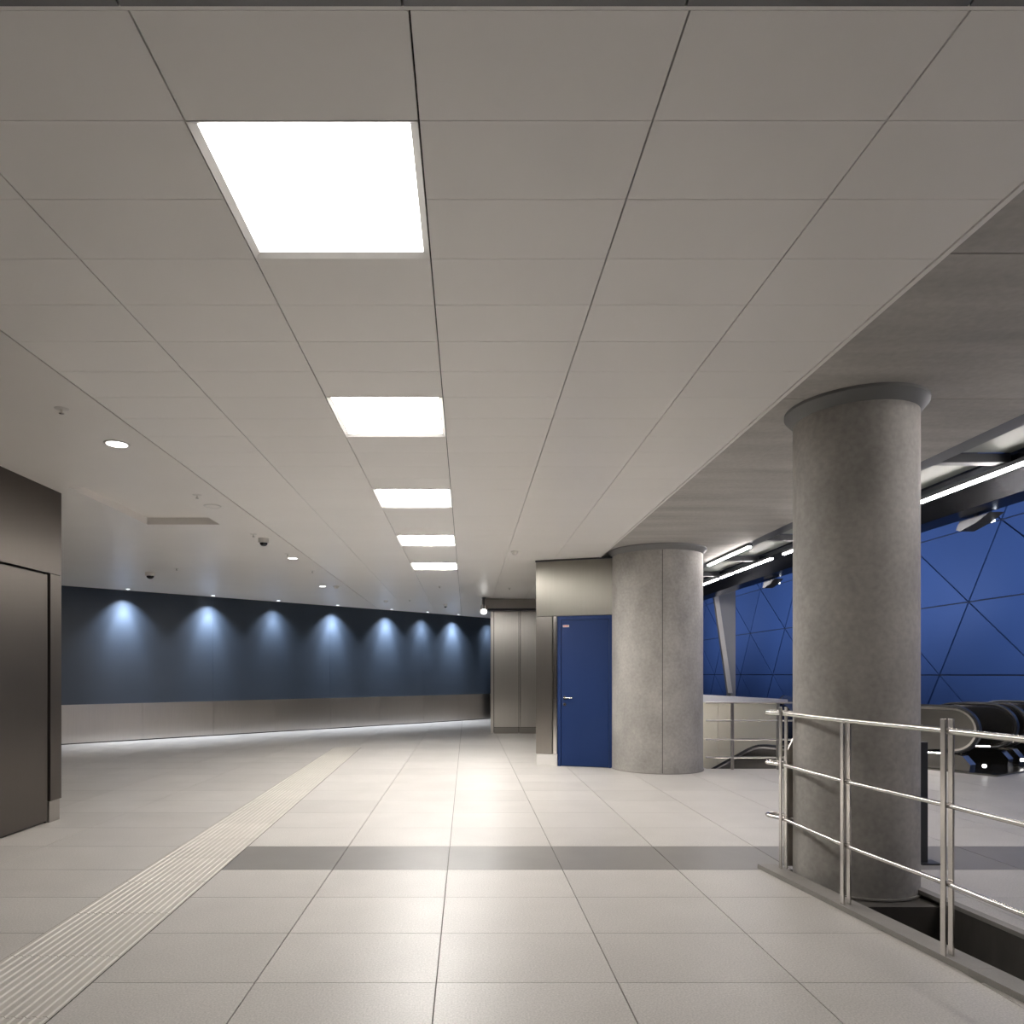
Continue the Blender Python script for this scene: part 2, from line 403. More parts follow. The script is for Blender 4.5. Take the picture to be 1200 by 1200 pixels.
# ---------------------------------------------------------------- blue wall with steel dado
wf = mesh('wall_far', [], [], 'navy')
tag(wf, 'long dark navy wall with a brushed steel dado at the far left', 'wall', kind='structure')
for a, b in zip(W, W[1:]):
    obox('backing', a, b, -0.16, -0.035, 0, ZC+0.06, 'joint', wf)
    L = (Vector(b)-Vector(a)).length; d = (Vector(b)-Vector(a)).normalized()
    n = max(1, round(L/3.05)); st = L/n
    for k in range(n):
        p = Vector(a)+d*(st*k+0.001); q = Vector(a)+d*(st*(k+1)-0.001)
        obox('navy_panel', p, q, -0.035, -0.005, 0.80, ZC+0.05, 'navy', wf)
    n = max(1, round(L/1.55)); st = L/n
    for k in range(n):
        p = Vector(a)+d*(st*k+0.002); q = Vector(a)+d*(st*(k+1)-0.002)
        tag(obox('dado_panel', p, q, -0.035, 0.02, 0.025, 0.80, 'dado', wf), 'brushed steel dado panel')

# ---------------------------------------------------------------- left steel-clad wall with a door
XL, YL = -3.98, 6.87
wl = box('wall_left', -7.5, XL-0.06, -2, YL-0.03, 0, ZC+0.05, 'joint')
tag(wl, 'bronze grey steel clad wall at the left edge with a flush door', 'wall', kind='structure')
box('cladding_panel', XL-0.055, XL, 4.72, YL, 2.385, ZC+0.02, 'steel_bronze', wl)
box('cladding_panel', XL-0.055, XL, -2, 4.715, 2.385, ZC+0.02, 'steel_bronze', wl)
box('cladding_panel', XL-0.055, XL, 6.69, YL, 0.205, 2.38, 'steel_bronze', wl)
box('cladding_panel', XL-0.055, XL, -2, 4.78, 0.205, 2.38, 'steel_bronze', wl)
box('end_panel', -7.5, XL-0.06, YL-0.028, YL, 0.205, ZC+0.02, 'steel_bronze', wl)
box('plinth', XL-0.055, XL-0.012, 6.69, YL-0.01, 0, 0.2, 'steel', wl)
d1 = box('door_1', XL-0.05, XL-0.016, 4.80, 6.668, 0.022, 2.365, 'steel_bronze')
tag(d1, 'flush bronze grey steel door at the left edge of the picture', 'door', kind='structure')
box('door_frame', XL-0.058, XL-0.035, 4.785, 4.797, 0, 2.378, 'darkmetal', d1)
box('door_frame', XL-0.058, XL-0.035, 6.671, 6.686, 0, 2.378, 'darkmetal', d1)

# ---------------------------------------------------------------- door block by the second column
BA, BB = Vector((1.08, 10.92)), Vector((2.20, 10.55))
bd = (BB-BA).normalized(); bn = Vector((bd.y, -bd.x))
def bpt(u):            # where the sight line at column u meets the block's face
    k = (u-U0)/F; t = (k*BA.y-BA.x)/(bd.x-k*bd.y); return BA+bd*t
wc = prism('wall_block', [tuple(BA-bn*0.05), tuple(BB-bn*0.05), (2.55, 10.9), (3.4, 11.2), (3.4, 16.9), (1.8, 16.9)], 0, ZC+0.02, 'joint')
tag(wc, 'steel clad block with the blue door beside the thicker concrete column', 'wall', kind='structure')
zdoor = 2.30
obox('cladding_panel', BA, BB, -0.05, 0, zdoor+0.02, ZC-0.03, 'steel_mid', wc)
obox('top_joint', BA-bd*0.01, BB, -0.05, 0.006, ZC-0.028, ZC-0.002, 'darkmetal', wc)
p1, p2, p3 = bpt(647), bpt(648.2), bpt(652.5)
obox('cladding_panel', BA, p1, -0.05, 0, 0.185, zdoor+0.012, 'steel', wc)
tag(obox('corner_strip', p2, p3, -0.05, 0.004, 0.185, zdoor+0.012, 'chrome', wc), 'bright steel strip beside the blue door')
obox('plinth', BA+bd*0.01, bpt(653), -0.05, 0.008, 0, 0.178, 'white', wc)
sd = Vector((1.8, 16.9)); obox('side_panel', sd, BA-bn*0.05, -0.02, 0.0, 0, ZC, 'steel', wc)
q1, q2, q3, q4 = bpt(653.2), bpt(657), bpt(713.5), bpt(717)
d2 = thing('door_2', (q2.x, q2.y, 0), 'cobalt blue door with steel lever handle beside the concrete column', 'door', kind='structure')
obox('frame', q1, q2, -0.05, -0.012, 0, zdoor+0.012, 'bluedoor', d2)
obox('frame', q3, q4, -0.05, -0.012, 0, zdoor+0.012, 'bluedoor', d2)
obox('frame', q2, q3, -0.05, -0.012, zdoor-0.045, zdoor+0.012, 'bluedoor', d2)
leaf = obox('door_leaf', q2+bd*0.004, q3-bd*0.004, -0.05, -0.026, 0.01, zdoor-0.05, 'bluedoor', d2)
hb = bpt(661.5)+bn*(-0.024)
def rosette(z, r=0.026):
    pts = [hb, hb+bn*0.012]
    return tube('rosette', [(p.x, p.y, z) for p in pts], r, 'chrome', d2, 24)
rosette(1.055); rosette(0.955, 0.024)
a = hb+bn*0.012; b_ = hb+bn*0.055
lv = [(a.x, a.y, 1.055), (b_.x, b_.y, 1.055)]
c_ = b_+bd*0.02+bn*0.004; e_ = b_+bd*0.125
lv = [(a.x, a.y, 1.055), ((a+bn*0.03).x, (a+bn*0.03).y, 1.055), (c_.x, c_.y, 1.055), (e_.x, e_.y, 1.055)]
tube('lever_handle', lv, 0.0105, 'chrome', d2)
kc = hb+bn*0.0125; tube('keyhole', [(kc.x, kc.y, 0.955), ((kc+bn*0.001).x, (kc+bn*0.001).y, 0.955)], 0.008, 'black', d2)
s1, s2 = bpt(659.3), bpt(666.5)
lab = obox('door_sign', s1, s2, -0.026, -0.024, 2.145, 2.178, 'white', d2)
for k in range(6):
    w0 = (s2-s1)*0.14; st = s1+(s2-s1)*(0.08+0.145*k)
    obox('print_mark', st, st+w0*0.75, -0.024, -0.0235, 2.153, 2.17, 'red', lab)

# ---------------------------------------------------------------- steel enclosure at the far end
YE = 16.75
xa, xb = dx(575, YE), dx(640, YE)+0.9
en = prism('wall_enclosure', [(xa+0.03, YE+0.03), (xb, YE+0.03), (xb, 21.9), (xa*21.9/YE+0.06, 21.9)], 0.02, ZC-0.02, 'joint')
tag(en, 'tall brushed stainless steel enclosure between the blue wall and the blue door', 'wall', kind='structure')
j1 = dx(608, YE)
zt, zh, zk = dz(715, YE), ZC-0.01, 0.14
def clad(x0, x1):
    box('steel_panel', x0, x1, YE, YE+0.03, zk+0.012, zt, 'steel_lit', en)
    box('kick_panel', x0, x1, YE+0.004, YE+0.03, 0.0, zk, 'steel', en)
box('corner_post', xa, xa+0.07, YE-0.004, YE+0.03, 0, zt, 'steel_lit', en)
clad(xa+0.085, j1-0.006); clad(j1+0.006, j1+0.78); clad(j1+0.79, xb)
box('post', j1+0.03, j1+0.045, YE-0.006, YE, zk, zt, 'chrome', en)
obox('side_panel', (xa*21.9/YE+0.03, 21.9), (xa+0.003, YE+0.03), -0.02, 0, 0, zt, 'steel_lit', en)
box('header', dx(565, YE-0.35), xb, YE-0.35, YE+0.03, zt+0.015, zh, 'steel', en)
box('header_lip', dx(567, YE-0.35)+0.1, xb, YE-0.3, YE+0.03, zt-0.03, zt+0.012, 'darkmetal', en)
mx, my, mz = dx(567, 16.25), 16.25, dz(715, 16.25)
md = thing('projector_spot', (mx, my, ZC), 'bright spotlight hanging at the left end of the steel enclosure header', 'spotlight')
lathe('mount', [(0.05, ZC-0.02), (0.05, ZC)], (mx, my), 'darkmetal', md, 24)
tube('arm', [(mx, my, ZC-0.02), (mx, my, mz+0.09)], 0.014, 'darkmetal', md)
ax = Vector((-0.05, -1, -0.8)).normalized()
mc = Vector((mx, my, mz))
lampv = [mc-ax*0.12, mc-ax*0.10, mc+ax*0.06]
tube('housing', lampv, 0.085, 'chrome', md, 28)
tube('lens', [mc+ax*0.0605, mc+ax*0.066], 0.07, 'spotlit', md, 28)
ld = bpy.data.lights.new('lamp', 'SPOT'); ld.energy = SPOT_W; ld.spot_size = math.radians(78); ld.spot_blend = 0.35; ld.color = (1, 0.98, 0.95); ld.shadow_soft_size = 0.06
lo = bpy.data.objects.new('lamp', ld); col.objects.link(lo); lo.parent = md
lo.location = mc+ax*0.09-md.location; lo.rotation_euler = ax.to_track_quat('-Z', 'Y').to_euler()

# ---------------------------------------------------------------- columns
def column(c, R, zb, label, seam, collar):
    t = thing('concrete_column', (c[0], c[1], zb), label, 'column', 'round concrete columns')
    lathe('shaft', [(R, zb), (R, ZS-0.055)], c, 'concrete', t, 96)
    lathe('collar', [(R-0.01, ZS-0.09), (R+0.004, ZS-0.085), (R+collar-0.012, ZS-0.035), (R+collar, ZS-0.02), (R+collar, ZS), (R-0.01, ZS)], c, 'collar', t, 96)
    lathe('base_ring', [(R-0.02, zb), (R+0.012, zb), (R+0.012, zb+0.012), (R-0.02, zb+0.014)], c, 'curb', t, 96)
    if seam is not None:
        a0 = seam; vv = []
        for z in (zb+0.015, ZS-0.09):
            for da, rr in ((-0.006, R-0.01), (-0.006, R+0.0012), (0.006, R+0.0012), (0.006, R-0.01)):
                vv.append((c[0]+rr*math.cos(a0+da), c[1]+rr*math.sin(a0+da), z))
        mesh('seam', vv, BF, 'joint', t)
    return t
column((2.708, 4.89), 0.39, -0.04, 'round bare concrete column standing inside the railing on the right', None, 0.058)
C2 = (2.864, 10.57)
column(C2, 0.67, 0.0, 'thicker round concrete column with a vertical seam beside the blue door', math.atan2(-0.99, -0.14), 0.055)

# ---------------------------------------------------------------- railing beside the gap
rl = thing('railing', (2.3, 4.2, 0.032), 'stainless steel three-bar railing on the curb around the near column', 'railing')
P = {1: (2.262, 5.0), 2: (2.285, 4.22), 3: (2.372, 3.454)}
def post(x, y, ztop, plate=True):
    d = Vector((-0.08, 1.0)).normalized(); n = Vector((d.y, -d.x))
    for s in (-1, 1):
        c = Vector((x, y))+n*0.0205*s
        obox('post_bar', c-d*0.016, c+d*0.016, -0.0045, 0.0045, 0.032, ztop, 'rail', rl, 0.0015)
post(*P[1], 1.185); post(*P[2], 1.125); post(*P[3], 1.20)
zr = (1.14, 0.772, 0.385)
for z, r in zip(zr, (0.0158, 0.0125, 0.0125)):
    sx = 0.0
    pts = []
    # return loop at the far end
    e0 = Vector((2.262, 5.0)); d = Vector((-0.03, 1)).normalized()
    n = Vector((d.y, -d.x)); e1 = e0+d*0.13-n*0.05; rr = 0.06
    cen = e1+n*rr
    pts.append(((e0+n*0.085).x, (e0+n*0.085).y, z))
    for k in range(0, 13):
        a = math.pi*k/12; v = cen+n*rr*math.cos(a)+d*rr*math.sin(a)*1.2; pts.append((v.x, v.y, z))
    pts += [(P[1][0], P[1][1], z), (P[2][0], P[2][1], z), (P[3][0], P[3][1], z)]
    # bend to the right at the near end
    g = Vector((2.40, 2.98 if z < 1 else 2.85))
    for k in range(7):
        a = k/6*math.radians(80); v = g+Vector((0.1*(1-math.cos(a)), -0.1*math.sin(a))); pts.append((v.x, v.y, z))
    pts.append((pts[-1][0]+0.84, pts[-1][1]-0.02, z))
    tube('handrail' if z > 1 else 'bar', pts, r, 'rail', rl, 16)
for k in (1, 2, 3):
    for z in zr: box('fixing_pin', P[k][0]-0.019, P[k][0]+0.019, P[k][1]-0.005, P[k][1]+0.005, z-0.005, z+0.005, 'rail', rl)
box('post_bar', 3.24, 3.256, 2.78, 2.81, 0.0, 1.2, 'rail', rl, 0.002); box('post_bar', 3.24, 3.256, 2.70, 2.73, 0.0, 1.2, 'rail', rl, 0.002)
# pointed end plate between the end post and the column
epy = 5.06
xx0, xx1 = dx(919.5, epy), dx(931, epy)
extr('end_plate', [(xx0, epy, 0.032), (xx1, epy, 0.032), (xx1, epy, 0.97), (xx0, epy, 0.82)], (0, 0.018, 0), 'steel', rl)
# flat dark post behind the column
fp = thing('flat_post', (3.42, 5.25, 0), 'dark flat metal post standing behind the near column on the right', 'post')
box('post_bar', dx(1077, 5.25), dx(1086.5, 5.25), 5.24, 5.262, 0.0, 0.91, 'darkmetal', fp, 0.003)
box('foot_plate', dx(1076, 5.25), dx(1099, 5.25), 5.2, 5.32, 0.0, 0.01, 'darkmetal', fp)

# ---------------------------------------------------------------- escalator hall: shell
XW = 10.5
wr = box('wall_right', XW+0.05, XW+0.3, -2, 36, -4.5, 7, 'bluegap')
tag(wr, 'blue metal hall wall of large triangular panels behind the escalators', 'wall', kind='structure')
zrow = [-1.66, -0.13, 1.40, 2.93, 4.455, 5.98]
def node(k, n): return (15.54-0.9*(k-2)+2.82*n, zrow[k])
def tri(a, b, c, wgap):
    cxy = ((a[0]+b[0]+c[0])/3, (a[1]+b[1]+c[1])/3)
    pts = []
    P3 = [Vector(p) for p in (a, b, c)]
    area2 = abs((P3[1]-P3[0]).cross(P3[2]-P3[0])); per = sum((P3[i]-P3[(i+1) % 3]).length for i in range(3))
    rin = area2/per; s = 1-wgap/rin
    q = [Vector(cxy)+(p-Vector(cxy))*s for p in P3]
    extr('panel', [(XW, p.x, p.y) for p in q], (0.05, 0, 0), 'bluewall', wr)
for k in range(len(zrow)-1):
    for n in range(-6, 8):
        a, b = node(k, n), node(k, n+1); c, d = node(k+1, n), node(k+1, n+1)
        if -2 < (a[0]+b[0])/2 < 34.5:
            g = 0.016
            # rows lean: the upper row sits 0.9 m nearer
            tri(a, b, d, g); tri(a, d, c, g)
for nm, a, lab in (('wall_hall_end', (3.4, XW+0.3, 36, 36.2, -4.5, 7), 'plain wall closing the far end of the escalator hall'),
              ('wall_hall_side', (3.4, 3.6, 11.3, 36, -4.5, 7), 'plain wall of the escalator hall hidden behind the thick column'),
              ('ceiling_hall', (3.97, XW+0.3, -2, 36, 6.6, 6.8), 'high ceiling over the escalator hall'),
              ('wall_hall_upper', (3.6, 3.97, -2, 36, ZS+0.4, 6.6), 'wall above the concrete soffit edge facing the hall'),
              ('floor_hall_lower', (3.4, XW+0.3, 10.3, 36, -4.6, -4.5), 'lower level floor below the escalators')):
    tag(box(nm, *a, 'hallwall'), lab, nm.split('_')[0], kind='structure')

# soffit edge beam, cross bars, frosted panels, duct and tube lights
be = box('trim_2', 3.972, 4.15, -2, 36, ZS+0.0, ZS+0.14, 'darkmetal')
tag(be, 'dark steel edge beam along the concrete soffit above the hall', 'beam', kind='structure')
ZB = H+1.90
fr = mesh('ceiling_frame', [], [], 'darkmetal')
tag(fr, 'frosted ceiling panels in a dark bar frame over the hall edge', 'ceiling', kind='structure')
by = [0.86+1.8*k for k in range(0, 13)]
for y in by: box('cross_bar', 4.152, 4.83, y-0.05, y+0.05, ZB-0.02, ZB+0.06, 'darkmetal', fr)
for a, b in zip(by, by[1:]): box('frosted_panel', 4.152, 4.83, a+0.052, b-0.052, ZB+0.065, ZB+0.08, 'frost', fr)
du = thing('ventilation_duct', (5.2, 10, ZB-0.2), 'long dark glossy duct beneath the hall ceiling lit by tube lights', 'duct')
dprof = [(4.86, ZB+0.1), (4.86, ZB-0.01), (4.95, ZB-0.06), (5.25, ZB-0.17), (5.5, ZB-0.19), (5.62, ZB-0.12), (5.62, ZB+0.1)]
for a, b in ((-2, 4.2), (4.205, 8.4), (8.405, 12.6), (12.605, 16.8), (16.805, 25), (25.005, 35.9)):
    extr('duct_section', [(x, a, z) for x, z in dprof], (0, b-a, 0), 'duct', du)
def tubelight(x, y0, y1, z, label, grp):
    t = thing('tube_light', (x, (y0+y1)/2, z), label, 'tube light', grp)
    box('housing', x-0.03, x+0.03, y0, y1, z+0.012, z+0.05, 'darkmetal', t)
    box('lit_tube', x-0.02, x+0.02, y0+0.01, y1-0.01, z-0.012, z+0.012, 'line', t, 0.006)
tubelight(4.01, 6.3, 8.0, ZS-0.052, 'tube light on the soffit edge just behind the near column', 'soffit tube lights')
tubelight(4.01, 9.9, 11.62, ZS-0.052, 'tube light on the soffit edge beside the thick column top', 'soffit tube lights')
tubelight(4.01, 13.5, 15.2, ZS-0.052, 'tube light on the soffit edge hidden behind the thick column', 'soffit tube lights')
tubelight(4.01, 2.7, 4.4, ZS-0.052, 'tube light on the soffit edge out of the picture on the right', 'soffit tube lights')
for a, b, lab in ((1.2, 4.9, 'tube light on the duct out of the picture on the right'), (5.2, 7.45, 'long bright tube light on the duct at the right edge of the picture'),
                  (7.75, 10.67, 'tube light on the duct mostly hidden by the near column'),
                  (11.05, 12.56, 'tube light on the duct in the gap between the columns, longest piece'),
                  (12.68, 13.3, 'short tube light on the duct next to the thick column'),
                  (13.42, 15.2, 'tube light on the duct disappearing behind the thick column')):
    tubelight(4.825, a, b, ZB-0.075, lab, 'duct tube lights')

def flood(y, label):
    t = thing('floodlight', (5.55, y, ZB-0.2), label, 'floodlight', 'floodlights under the duct')
    x = 5.46; z = ZB-0.205
    extr('housing', [(x, y-0.24, z), (x, y+0.20, z-0.0), (x, y+0.26, z-0.085), (x, y+0.20, z-0.115), (x, y-0.05, z-0.07)], (0.16, 0, 0), 'darkmetal', t)
    box('lens', x+0.161, x+0.167, y-0.1, y+0.2, z-0.07, z-0.02, 'coollens', t)
    box('bracket', x+0.03, x+0.06, y-0.02, y+0.02, z, z+0.0145, 'darkmetal', t)
    ld = bpy.data.lights.new('flood_lamp', 'SPOT'); ld.energy = FLOOD_W; ld.spot_size = math.radians(120); ld.spot_blend = 1; ld.color = (0.72, 0.83, 1.0); ld.shadow_soft_size = 0.08
    lo = bpy.data.objects.new('flood_lamp', ld); col.objects.link(lo); lo.parent = t
    lo.location = Vector((x+0.25, y+0.05, z-0.04))-t.location
    dvec = Vector((XW-x, 1.2, 1.4)); lo.rotation_euler = dvec.to_track_quat('-Z', 'Y').to_euler()
flood(7.55, 'floodlight under the duct near the right edge of the picture')
flood(12.66, 'floodlight under the duct in the gap between the columns')
flood(17.8, 'farthest floodlight under the duct, behind the thick column')
flood(23.0, 'unseen floodlight added under the duct far back, second from the end wall')  # this and the next: hidden lamps added to brighten the far blue wall
flood(28.5, 'unseen floodlight added under the duct nearest the hall end wall')
flood(2.5, 'floodlight under the duct off to the right of the picture')

# tapered pier
pr = thing('tapered_pier', (6.0, 16, -4.5), 'tapered grey steel pier with a bright slanting edge against the blue wall', 'pier')
Yp = 16.0
def pp(u, v): return (dx(u, Yp), Yp, dz(v, Yp))
extr('web', [pp(838, 686), pp(862, 682), pp(862, 812), (dx(862, Yp), Yp, -4.5), (dx(861, Yp), Yp, -4.5), pp(856, 812)], (0, 0.25, 0), 'pier', pr)
extr('lit_edge', [pp(835, 688), pp(840, 688), pp(858, 812), pp(853, 812)], (0, -0.03, 0), 'white', pr)  # front face in white, its lit look put into the colour
extr('head', [pp(835, 690), pp(842, 682), pp(862, 676), pp(862, 684)], (0, 0.27, 0), 'pier', pr)

# ---------------------------------------------------------------- escalators
E = Vector((0.54, -0.84)).normalized(); SIDE = Vector((-E.y, E.x))*-1   # SIDE points back-right across the steps
SIDE = Vector((0.84, 0.54)).normalized()
def bal_outline(off, far, rise=30):
    """upper outline (s,z) from the newel's foot round to the far end; off shrinks it inward"""
    r = 0.335-off; out = []
    for k in range(0, 19):
        a = math.radians(-90+180*k/18); out.append((0.36-r*math.cos(a), 0.61+r*math.sin(a)))
    t = math.tan(math.radians(rise))
    for s, f in ((0.85, 0), (0.95, 0.012), (1.05, 0.045), (1.15, 0.093)): out.append((s, 0.61+r-f))
    out.append((far, 0.61+r-0.093-(far-1.15)*t)); return out
def balustrade(N, z0, parent, far=6.0, led=True):
    def pt(s, z, lat=0.0): p = Vector(N)-E*s+SIDE*lat; return (p.x, p.y, z0+z)
    t = math.tan(math.radians(30))
    up = bal_outline(0.05, far)
    low = [(far, 0.27-0.093-(far-1.15)*t), (1.15, 0.27-0.093), (1.05, 0.225), (0.95, 0.258), (0.85, 0.27), (0.36, 0.27)]
    pan = extr('side_panel', [pt(s, z, -0.02) for s, z in up]+[pt(s, z, -0.02) for s, z in low[:-1]], (SIDE.x*0.04, SIDE.y*0.04, 0), 'bal', parent)
    sec = [(-0.04, -0.02), (0.04, -0.02), (0.045, 0.0), (0.035, 0.02), (-0.035, 0.02), (-0.045, 0.0)]
    sweep('handrail', [pt(s, z) for s, z in bal_outline(0.0, far)], sec, 'black', parent, up=SIDE.to_3d(), smooth=False) if False else \
        sweep('handrail', [pt(s, z) for s, z in bal_outline(0.0, far)], [(b, a) for a, b in sec], 'black', parent, up=(SIDE.x, SIDE.y, 0), smooth=False)
    sweep('rim', [pt(s, z) for s, z in bal_outline(0.035, far)], [(b, a) for a, b in [(-0.032, -0.016), (0.032, -0.016), (0.032, 0.014), (-0.032, 0.014)]], 'chrome', parent, up=(SIDE.x, SIDE.y, 0), smooth=False)
    dk = [(0.12, 0.0), (0.10, 0.12), (0.2, 0.24), (0.36, 0.268), (0.85, 0.268), (0.95, 0.256), (1.05, 0.223), (1.15, 0.175), (far, 0.175-(far-1.15)*t), (far, -0.6-(far-1.15)*t), (1.3, -0.55), (0.9, 0.0)]
    extr('deck', [pt(s, z, -0.09) for s, z in dk], (SIDE.x*0.18, SIDE.y*0.18, 0), 'bal', parent)
    if led:
        extr('skirt_light', [pt(s, z, -0.097) for s, z in ((0.42, 0.258), (1.0, 0.230), (1.0, 0.239), (0.42, 0.267))], (SIDE.x*0.006, SIDE.y*0.006, 0), 'line', parent)
def escalator(N, label, width=1.29, z0=0.0, far=3.7):
    root = thing('escalator', (N[0], N[1], z0), label, 'escalator', 'escalators going down')
    N = Vector(N)
    balustrade(N, z0, root, far); balustrade(N+SIDE*width, z0, root, far, led=False)
    q = [N+SIDE*(-0.16)+E*0.25, N+SIDE*(width+0.16)+E*0.25, N+SIDE*(width+0.16)-E*1.1, N+SIDE*(-0.16)-E*1.1]
    prism('landing_plate', [tuple(p) for p in q][::-1], z0+0.001, z0+0.022, 'bal', root).location.z = 0
    t = math.tan(math.radians(30))
    for k in range(6):
        a = 1.1+0.4*k; zt_ = z0-0.03-max(0, k-1)*0.4*t
        qq = [N+SIDE*0.11-E*a, N+SIDE*(width-0.11)-E*a, N+SIDE*(width-0.11)-E*(a+0.4), N+SIDE*0.11-E*(a+0.4)]
        prism('step', [tuple(p) for p in qq][::-1], zt_-0.24, zt_, 'darkmetal', root)
    for m_ in (0, width):
        c = N+SIDE*(m_-0.05)+E*(-0.02)
        lathe('marker_lamp', [(0, z0+0.10), (0.02, z0+0.105), (0.026, z0+0.125), (0.02, z0+0.145), (0, z0+0.15)], (c.x+0.03, c.y-0.08), 'spotlit', root, 16)
    return root
N1 = (dx(1150, 9.95), 9.95)
e1 = escalator(N1, 'escalator with dark balustrades right behind the near column')
n3 = Vector(N1)+SIDE*(1.29+0.42)
escalator((n3.x, n3.y), 'escalator cut off by the right edge of the picture', far=3.7)
Nl = Vector((4.85, 11.6))+E*0.95
lo_ = thing('escalator', (Nl.x, Nl.y, -0.70), 'lower escalator side curving down behind the cream barrier rails', 'escalator', 'escalators going down')
balustrade(Nl, -0.70, lo_, 2.9, led=False)
balustrade(Nl+SIDE*0.9, -0.70, lo_, 2.9, led=False)
prism('landing_plate', [tuple(p) for p in (Nl+SIDE*-0.1, Nl+SIDE*1.0, Nl+SIDE*1.0-E*1.0, Nl+SIDE*-0.1-E*1.0)][::-1], -0.74, -0.70, 'steel_lit', lo_)

# ---------------------------------------------------------------- barrier by the stairwell between the columns
YB = 10.42
br = thing('barrier_railing', (4.5, YB, 0), 'thin dark barrier rails at the floor edge between the two columns', 'railing')
for z in (0.995, 0.728, 0.447, 0.18): tube('rail', [(3.56, YB, z), (6.2, YB, z)], 0.012, 'steel', br, 10)
for x in (dx(858.5, YB), dx(912, YB), 5.6):
    box('post', x-0.018, x+0.018, YB-0.012, YB+0.03, 0, 1.0, 'steel', br, 0.003)
well_fill = thing('tube_light', (5, 10.53, -0.1), 'unseen tube light added on the stairwell edge to brighten the parapet', 'tube light', 'added stairwell fill lights')  # added lamp, hidden by the floor edge, brightens the cream parapet
box('housing', 3.8, 6.2, 10.502, 10.53, -0.155, -0.03, 'darkmetal', well_fill)
box('lit_tube', 3.82, 6.18, 10.53, 10.555, -0.15, -0.035, 'line', well_fill, 0.006)
cp = thing('parapet', (5, 14.0, -0.9), 'cream panelled parapet with a polished steel cap across the stairwell', 'parapet')
Yq = 14.0
edges = [dx(u, Yq) for u in (800, 841, 858, 912)]
zt0 = dz(823, Yq)
for a, b in zip(edges, edges[1:]):
    for z0, z1 in ((-0.9, dz(866, Yq)), (dz(866, Yq)+0.008, zt0)):
        box('cream_panel', max(a, 3.62)+0.004, b-0.004, Yq, Yq+0.06, z0, z1, 'cream', cp)
box('core', 3.62, edges[-1]-0.01, Yq+0.06, Yq+0.2, -0.9, zt0, 'cream', cp)
xl, xr = 3.62, dx(921, Yq)
vv = [(xl, Yq-0.08, zt0), (xr, Yq-0.08, zt0), (xr, Yq+0.25, zt0), (xl, Yq+0.25, zt0),
      (xl, Yq-0.08, dz(810.5, Yq)), (xr, Yq-0.08, dz(819.5, Yq)), (xr, Yq+0.25, dz(819.5, Yq)), (xl, Yq+0.25, dz(810.5, Yq))]
mesh('cap', vv, BF, 'cap', cp)
pts = [(dx(917, Yq), Yq-0.02, dz(820.5, Yq))]
for k in range(9):
    a = math.radians(90-90*k/8); pts.append((dx(917, Yq)+0.24*math.cos(a), Yq-0.02, dz(838, Yq)+0.30*math.sin(a)))
sweep('cap_bend', pts, [(-0.1, -0.03), (0.1, -0.03), (0.1, 0.03), (-0.1, 0.03)], 'chrome', cp, up=(0, 1, 0), smooth=False)
box('end_panel', edges[-1], xr+0.2, Yq+0.02, Yq+0.1, -0.9, zt0-0.02, 'duct', cp)

# ---------------------------------------------------------------- ceiling fittings
def wall_hit(u):
    k = (u-U0)/F
    for (ax, ay), (bx, by_) in zip(W, W[1:]):
        ddx, ddy = bx-ax, by_-ay; den = ddx-k*ddy
        t = (k*ay-ax)/den
        if -1e-6 <= t <= 1+1e-6: return Vector((ax+ddx*t, ay+ddy*t)), Vector((ddy, -ddx)).normalized()
wash = [(145, 'leftmost'), (244, 'second from the left'), (320, 'third from the left'), (389, 'fourth from the left'), (452, 'fourth from the right'), (494, 'third from the right'),
        (530, 'second from the right'), (571, 'rightmost')]
def ring(t, c, r, lens, zc=ZC):
    lathe('ring', [(r*0.78, zc-0.001), (r*0.80, zc-0.007), (r*0.97, zc-0.006), (r, zc-0.001)], c, 'white', t, 28)
    lathe('lens', [(0, zc-0.0045), (r*0.79, zc-0.0045), (r*0.79, zc-0.0005), (0, zc-0.0005)], c, lens, t, 28)
for u, wd in wash:
    p, n = wall_hit(u); c = p+n*0.28
    t = thing('wall_washer', (c.x, c.y, ZC), 'recessed spotlight washing the navy wall, %s of the row' % wd, 'spotlight', 'spotlights along the navy wall')
    ring(t, c, 0.055, 'coollens')
    for en_, sz, tilt in ((0.42, 100, 0.15), (0.50, 50, 0.27)):      # wide beam and narrow core of the same lamp
        ld = bpy.data.lights.new('lamp', 'SPOT'); ld.energy = en_*WASH_W*(0.5 if u in (320, 494) else 1); ld.spot_size = math.radians(sz); ld.spot_blend = 1.0
        ld.color = (0.82, 0.89, 1.0); ld.shadow_soft_size = 0.03
        lo = bpy.data.objects.new('lamp', ld); col.objects.link(lo); lo.parent = t; lo.location = (0, 0, -0.02)
        dv = Vector((-n.x*tilt, -n.y*tilt, -1)); lo.rotation_euler = dv.to_track_quat('-Z', 'Y').to_euler()
def downlight(u, v, dpx, lit, label):
    x, y = gp(u, v, ZC); r = dpx*y/F/2
    t = thing('downlight', (x, y, ZC), label, 'downlight', 'round recessed downlights'); ring(t, (x, y), r, 'spotlit' if lit else 'plaster')
    if lit:
        ld = bpy.data.lights.new('lamp', 'SPOT'); ld.energy = 12; ld.spot_size = math.radians(110); ld.spot_blend = 1; ld.color = (1, 0.94, 0.86); ld.shadow_soft_size = 0.06
        lo = bpy.data.objects.new('lamp', ld); col.objects.link(lo); lo.parent = t; lo.location = (0, 0, -0.02)
downlight(137, 520, 29, True, 'largest lit round downlight in the left ceiling')
downlight(249, 593, 20, False, 'unlit round downlight in the left ceiling right of the recess')
downlight(343, 654, 13, True, 'small lit round downlight farther back in the left ceiling')
downlight(378, 687, 9, True, 'tiny lit downlight beside a detector near the navy wall')
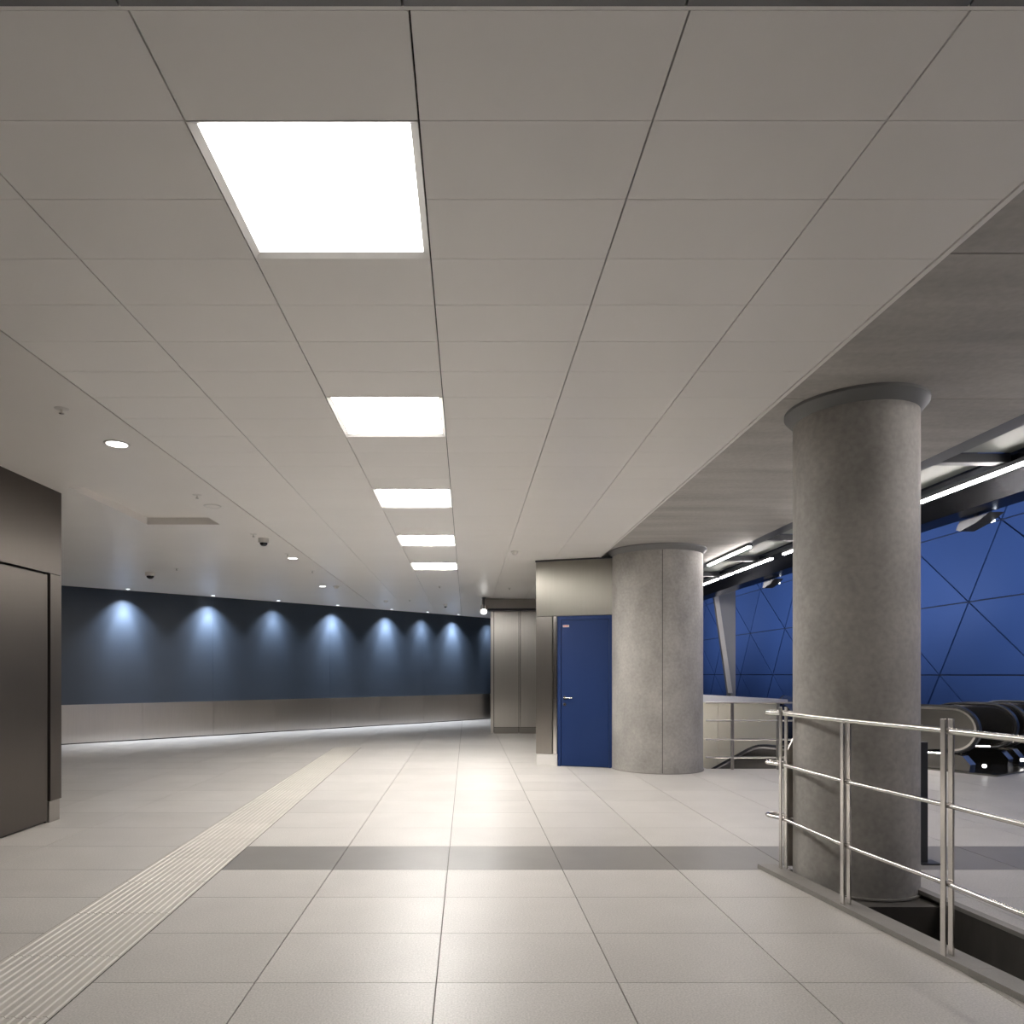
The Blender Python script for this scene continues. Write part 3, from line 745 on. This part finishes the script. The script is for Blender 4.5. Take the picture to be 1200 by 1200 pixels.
def sprinkler(u, v, label):
    x, y = gp(u, v, ZC); t = thing('sprinkler', (x, y, ZC), label, 'sprinkler', 'ceiling sprinklers')
    lathe('escutcheon', [(0.0, ZC-0.008), (0.02, ZC-0.008), (0.042, ZC-0.003), (0.045, ZC)], (x, y), 'white', t, 20)
    lathe('stem', [(0.006, ZC-0.03), (0.008, ZC-0.008)], (x, y), 'chrome', t, 10)
    lathe('deflector', [(0.0, ZC-0.034), (0.016, ZC-0.033), (0.016, ZC-0.030), (0.0, ZC-0.030)], (x, y), 'chrome', t, 14)
for u, v, l in ((72, 479, 'sprinkler head in the left ceiling above the bronze grey wall'), (231, 580, 'sprinkler head just left of the unlit downlight'),
                (207, 666, 'sprinkler head beside the dome camera near the navy wall'), (337, 649, 'sprinkler head beside the small lit downlight'),
                (366, 669, 'sprinkler head between two small lit downlights'), (515, 687, 'sprinkler head behind the farthest light panel'),
                (297, 626, 'sprinkler head next to the ceiling camera box'), (597, 689, 'sprinkler head in front of the steel enclosure'),
                (480, 703, 'sprinkler head near the bend of the navy wall')): sprinkler(u, v, l)
def detector(u, v, r, label):
    x, y = gp(u, v, ZC); t = thing('smoke_detector', (x, y, ZC), label, 'detector', 'smoke detectors')
    lathe('base', [(r, ZC-0.018), (r, ZC)], (x, y), 'white', t, 24)
    lathe('sensor_head', [(0, ZC-0.055), (r*0.5, ZC-0.05), (r*0.75, ZC-0.03), (r*0.75, ZC-0.018)], (x, y), 'white', t, 24)
detector(603, 646, 0.055, 'smoke detector in the panels above the steel enclosure')
detector(394, 687, 0.06, 'smoke detector near the navy wall above the fourth spotlight')
detector(452, 704, 0.06, 'smoke detector near the navy wall above the fifth spotlight')
def camera_dome(u, v, r, label):
    x, y = gp(u, v, ZC); t = thing('dome_camera', (x, y, ZC), label, 'camera', 'dome cameras')
    lathe('housing', [(r*0.9, ZC-0.06), (r, ZC-0.05), (r, ZC)], (x, y), 'white', t, 28)
    lathe('dome', [(0, ZC-0.06-r*0.6), (r*0.4, ZC-0.06-r*0.52), (r*0.65, ZC-0.06-r*0.28), (r*0.72, ZC-0.06)], (x, y), 'glassdark', t, 28)
camera_dome(176, 671, 0.085, 'white dome camera with dark lens above the first two wall spotlights')
camera_dome(309, 631, 0.07, 'small white dome camera with dark lens in the middle of the left ceiling')
camera_dome(522, 708, 0.05, 'tiny dome camera at the top of the navy wall near its right end')
